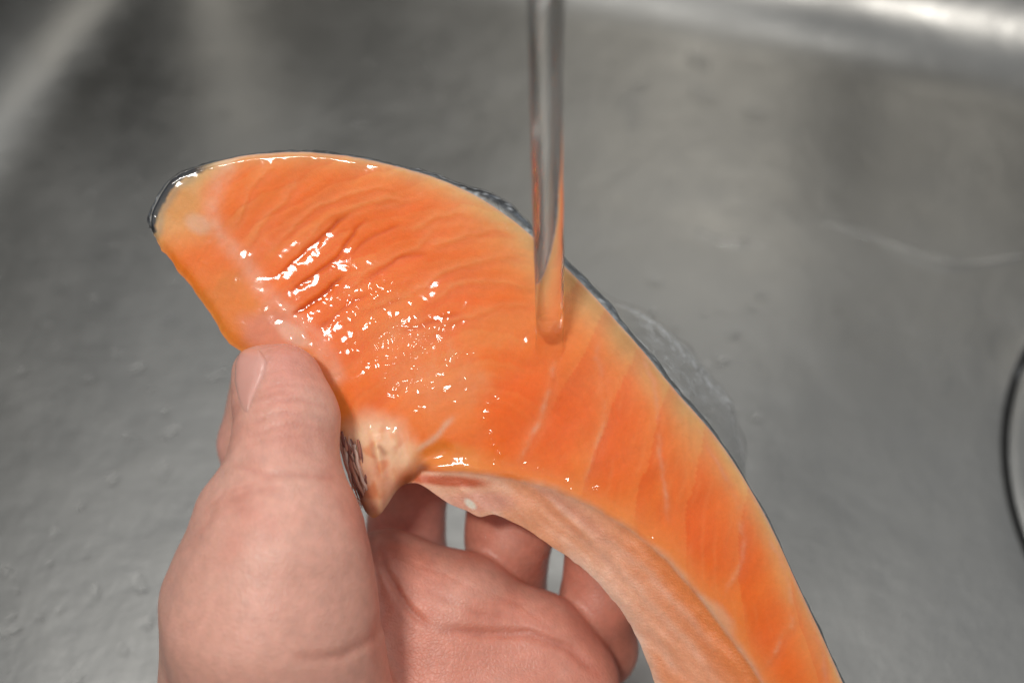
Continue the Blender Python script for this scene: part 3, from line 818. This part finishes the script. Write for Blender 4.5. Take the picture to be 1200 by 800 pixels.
STREAKS = [([(408, 355), (427, 350), (444, 345)], .30), ([(449, 400), (463, 414), (480, 439)], .34), ([(458, 381), (471, 395), (476, 406)], .3),
    ([(491, 391), (492, 403), (507, 420), (526, 447)], .36), ([(469, 409), (485, 431), (502, 439)], .3), ([(496, 392), (518, 381)], .28),
    ([(554, 472), (568, 471), (581, 466)], .3), ([(562, 494), (573, 510), (579, 524), (595, 542)], .36), ([(579, 497), (576, 516)], .3), ([(603, 416), (620, 402)], .2),
    ([(355, 373), (363, 386), (372, 392)], .34), ([(440, 372), (456, 396), (462, 410)], .26), ([(520, 402), (536, 424), (545, 446)], .26), ([(505, 452), (520, 470), (534, 480)], .28),
    ([(600, 548), (616, 552)], .25), ([(700, 562), (704, 576)], .25), ([(486, 430), (498, 452), (503, 462)], .28), ([(592, 490), (590, 500)], .3), ([(436, 520), (446, 536), (456, 552), (458, 566)], .34), ([(620, 590), (650, 600)], .25), ([(540, 578), (580, 584)], .25), ([(690, 640), (720, 668)], .25)]
rg = np.zeros_like(px)
jx = fx + 5 * vnoise(fx / 9, fy / 9, 0.5); jy = fy + 5 * vnoise(fx / 9, fy / 9, 9.5)
for L, am in STREAKS:
    d, t = dline(jx, jy, L); rg = np.maximum(rg, 1.15 * am * gauss(d, 4.2) * (0.6 + 0.6 * vnoise(fx / 6, fy / 6, am * 30)))
film = 0.12 + rip + rg + np.clip(tur_m, 0, 1.2) * tur * 0.35 + 0.35 * gauss(r - 24, 6) + 0.10 * fbm(fx / 16, fy / 16, 6.0, 3)
for _ in range(3):
    film[1:-1, 1:-1] = 0.2 * (film[1:-1, 1:-1] + film[2:, 1:-1] + film[:-2, 1:-1] + film[1:-1, 2:] + film[1:-1, :-2])
film = np.maximum(film, 0.06)
nsm = z.copy()
for _ in range(10):                           # water levels out the small relief of the flesh
    nsm[1:-1, 1:-1] = 0.2 * (nsm[1:-1, 1:-1] + nsm[2:, 1:-1] + nsm[:-2, 1:-1] + nsm[1:-1, 2:] + nsm[1:-1, :-2])
zf = np.maximum(nsm + film * sstep(0, 6, dtop) * sstep(0, np.where(lining, 26, 8), dbot), z + 0.05)
FV = hold(px, py, zf)
keep = (px < 900)
mesh_obj('water_film', FV.reshape(-1, 3), fidx[:, ::-1], M_CHOP, water, attrs={'chop': np.clip(0.05 + 0.34 * np.clip(tur_m - 0.12, 0, 1.2) * (0.6 + 1.2 * fbm(fx / 40, fy / 40, 51.0, 3)) * (0.25 + 0.75 * sstep(300, 420, fx)) + 0.7 * rg + 0.34 * gauss(np.hypot(fx - 492, (fy - 422) * 1.1), 55) + 0.32 * gauss(np.hypot(fx - 582, fy - 508), 38) + 0.2 * gauss(np.hypot(fx - 428, (fy - 350) * 1.5), 34) + 0.28 * gauss(dline(fx, fy, [(620, 556), (700, 582), (770, 630), (830, 700), (870, 760)])[0], 16), 0, 1)})

# the tap the stream falls from (above the picture; its shadow lies on the sink floor)
tp = to_world(hit + WUP * 172) * 1000
dirh = np.array([0.53, 0.85, 0.0])
tapb = empty('tap', (float(tp[0] + 260 * dirh[0]) / 1000, float(tp[1] + 260 * dirh[1]) / 1000, 0.185))
tag(tapb, 'chrome tap above the frame that the stream of water falls from', 'tap')
M_CHROME, _nt, _b = new_mat('chrome'); _b.inputs['Metallic'].default_value = 1; _b.inputs['Base Color'].default_value = (0.72, 0.72, 0.71, 1); _b.inputs['Roughness'].default_value = 0.12
def wtube(P, rad, n=28):
    P = np.array(P); t = np.gradient(P, axis=0); t /= np.linalg.norm(t, axis=1)[:, None]
    a1 = np.cross(t, [dirh[1], -dirh[0], 0.0]); a1 /= np.linalg.norm(a1, axis=1)[:, None]; a2 = np.cross(t, a1)
    a = np.linspace(0, 2 * math.pi, n, endpoint=False)
    return (P[:, None] + np.asarray(rad)[:, None, None] * (np.cos(a)[None, :, None] * a1[:, None] + np.sin(a)[None, :, None] * a2[:, None])).reshape(-1, 3), gridfaces(len(P), n, wrap_v=True)
up_ = np.array([0, 0, 1.0])
path = [tp + up_ * 14, tp + up_ * 26, tp + up_ * 36 + dirh * 6, tp + up_ * 42 + dirh * 18, tp + up_ * 46 + dirh * 60, tp + up_ * 52 + dirh * 150, tp + up_ * 56 + dirh * 235, tp + up_ * 50 + dirh * 254, tp + up_ * 38 + dirh * 260, np.array([tp[0] + 260 * dirh[0], tp[1] + 260 * dirh[1], 186.0])]
c_ = spline(path, 90); v, f = wtube(c_, np.full(90, 9.5)); mesh_obj('spout', v, f, M_CHROME, tapb, world_mm=True)
nz = [(tp + up_ * z_, r_) for z_, r_ in ((0.5, 3.0), (0, 9.5), (0.5, 11.2), (2, 11.5), (14, 11.5), (15.5, 11.0), (16, 9.0))]
v, f = wtube([a for a, b in nz], [b for a, b in nz]); mesh_obj('nozzle', v, f, M_CHROME, tapb, world_mm=True)

# water sheet thrown off behind the skin edge, with a thick rim
SPL = [(690, 337), (722, 352), (756, 362), (788, 388), (816, 420), (842, 456), (862, 492), (872, 524), (873, 561)]
EDG = [(690, 338), (712, 362), (730, 384), (752, 410), (776, 438), (800, 466), (824, 494), (848, 526), (872, 562)]
ns = 120; nw = 24
o_ = spline(SPL, ns); e_ = spline(EDG, ns)
tq = np.linspace(0, 1, nw)[None, :]
kx = np.arange(ns)[:, None]
sx = e_[:, :1] * (1 - tq) + o_[:, :1] * tq + 6 * vnoise(kx / 16.0, tq * 3, 1.0) * tq
sy = e_[:, 1:] * (1 - tq) + o_[:, 1:] * tq + 6 * vnoise(kx / 15.0, tq * 3, 4.0) * tq
sz = -9 - 34 * tq ** 1.2 + 1.2 * fbm(kx / 9.0, tq * 6, 2.0, 3)
SH = hold(sx, sy, sz)
splash = empty('water_splash', to_world(W(800, 440, -25)))
tag(splash, 'thin sheet of water splashing off the dark skin edge over the sink floor', 'water splash')
mesh_obj('sheet', SH.reshape(-1, 3), gridfaces(ns, nw), M_SPRAY, splash, attrs={'foam': ((0.25 + gauss(tq - 0.82, 0.14) + 0.5 * gauss(tq, 0.15)) * np.sin(np.linspace(0, math.pi, ns))[:, None] ** 0.6 * (0.55 + 0.5 * vnoise(kx / 14.0, tq * 4, 7.0))).ravel() * 1.9})
def tube(P, rad, n=14):
    P = np.array(P); t = np.gradient(P, axis=0); t /= np.linalg.norm(t, axis=1)[:, None]
    a1 = np.cross(t, [0, 0, 1.0]); a1 /= np.linalg.norm(a1, axis=1)[:, None]; a2 = np.cross(t, a1)
    a = np.linspace(0, 2 * math.pi, n, endpoint=False)
    v = P[:, None] + rad[:, None, None] * (np.cos(a)[None, :, None] * a1[:, None] + np.sin(a)[None, :, None] * a2[:, None])
    return v.reshape(-1, 3), gridfaces(len(P), n, wrap_v=True)
rr = (0.25 + 0.9 * np.clip(vnoise(np.arange(ns) / 13.0, 8.0) + 0.2, 0, 1)) * np.sin(np.linspace(0.02, math.pi - 0.02, ns)) ** 0.4 + 0.01
v, f = tube(SH[:, -1], rr); mesh_obj('rim', v, f, M_SHALLOW, splash)

# water lying on the sink floor
def floor_pt(px_, py_):
    d = np.stack([(np.asarray(px_, float) - 600) / FPX, (400 - np.asarray(py_, float)) / FPX, -np.ones_like(np.asarray(px_, float))], -1)
    t = -CAM_H / (d @ UP)
    return ((d * t[..., None]) @ RC.T)[..., :2] * 1000
def drop(cx, cy, rad, hgt, seed, stretch=1.0, ang=0.0):
    n, m = 22, 7
    a = np.linspace(0, 2 * math.pi, n, endpoint=False); q = np.linspace(0, 1, m)
    rr = rad * (1 + 0.35 * vnoise(np.cos(a) * 1.3 + seed, np.sin(a) * 1.3 + seed * 0.7, seed))
    prof = np.sin(q * math.pi / 2)
    X = np.outer(prof, rr * np.cos(a)) * stretch; Y = np.outer(prof, rr * np.sin(a)); Z = np.outer(np.cos(q * math.pi / 2) ** 0.9 * hgt, np.ones(n))
    c_, s_ = math.cos(ang), math.sin(ang)
    v = np.stack([cx + X * c_ - Y * s_, cy + X * s_ + Y * c_, Z + 0.15 + 0.5 * fbm(0, 0)], -1)
    return v.reshape(-1, 3), gridfaces(m, n, wrap_v=True)
VV, FF = [], []; off = 0
def add_drop(pxx, pyy, rad, hgt, st, ang):
    global off
    c_ = floor_pt([pxx], [pyy])[0]
    v, f = drop(c_[0], c_[1], rad, hgt, random.random() * 40, st, ang)
    VV.append(v); FF.append(f + off); off += len(v)
for i in range(150):
    x_ = random.uniform(-20, 520); y_ = random.uniform(-20, 820)
    if x_ > 330 and y_ > 160: continue
    add_drop(x_, y_, random.uniform(0.5, 1.9) * (1.15 if y_ > 380 else 0.8), random.uniform(0.2, 0.5), random.uniform(1, 2.0), random.uniform(0, 3))
for i in range(10):
    add_drop(random.uniform(680, 900), random.uniform(0, 160), random.uniform(1.5, 4), random.uniform(0.12, 0.25), random.uniform(1, 2), random.uniform(0, 3))
for i in range(30):
    add_drop(random.uniform(760, 900), random.uniform(330, 560), random.uniform(0.4, 1.6), random.uniform(0.3, 0.6), random.uniform(1, 1.6), random.uniform(0, 3))
d_ = mesh_obj('water_drops', np.vstack(VV), np.vstack(FF), M_SHALLOW, world_mm=True)
tag(d_, 'water drops scattered over the sink floor', 'water drops', kind='stuff')
def rivulet(pts, wd, label):
    c_ = spline([floor_pt([a], [b])[0] for a, b in pts], 90)
    t = np.gradient(c_, axis=0); t /= np.linalg.norm(t, axis=1)[:, None]; n_ = np.stack([-t[:, 1], t[:, 0]], -1)
    k = np.arange(90); w_ = wd * (0.7 + 0.5 * vnoise(k / 14.0, 3.0)) * np.sin(np.linspace(0.05, math.pi - 0.05, 90)) ** 0.5
    q = np.linspace(-1, 1, 11)
    xy = c_[:, None] + n_[:, None] * (q[None, :, None] * w_[:, None, None])
    zz = 0.2 + 0.65 * np.sqrt(np.clip(1 - q ** 2, 0, 1))[None, :] * (w_ / wd)[:, None]
    v = np.concatenate([xy, zz[..., None]], -1).reshape(-1, 3)
    o = mesh_obj('water_rivulet', v, gridfaces(90, 11)[:, ::-1], M_SHALLOW, world_mm=True)
    tag(o, label, 'water', group='water trails on the sink floor')
rivulet([(950, 258), (1000, 270), (1050, 290), (1100, 309), (1150, 310), (1215, 298)], 2.6, 'long thin trail of water on the sink floor above the drain')
rivulet([(810, 268), (835, 280), (870, 286), (905, 288)], 1.8, 'short faint trail of water on the floor right of the stream')
for o in list(scene.objects):
    if '_b' in o.keys(): del o['_b']
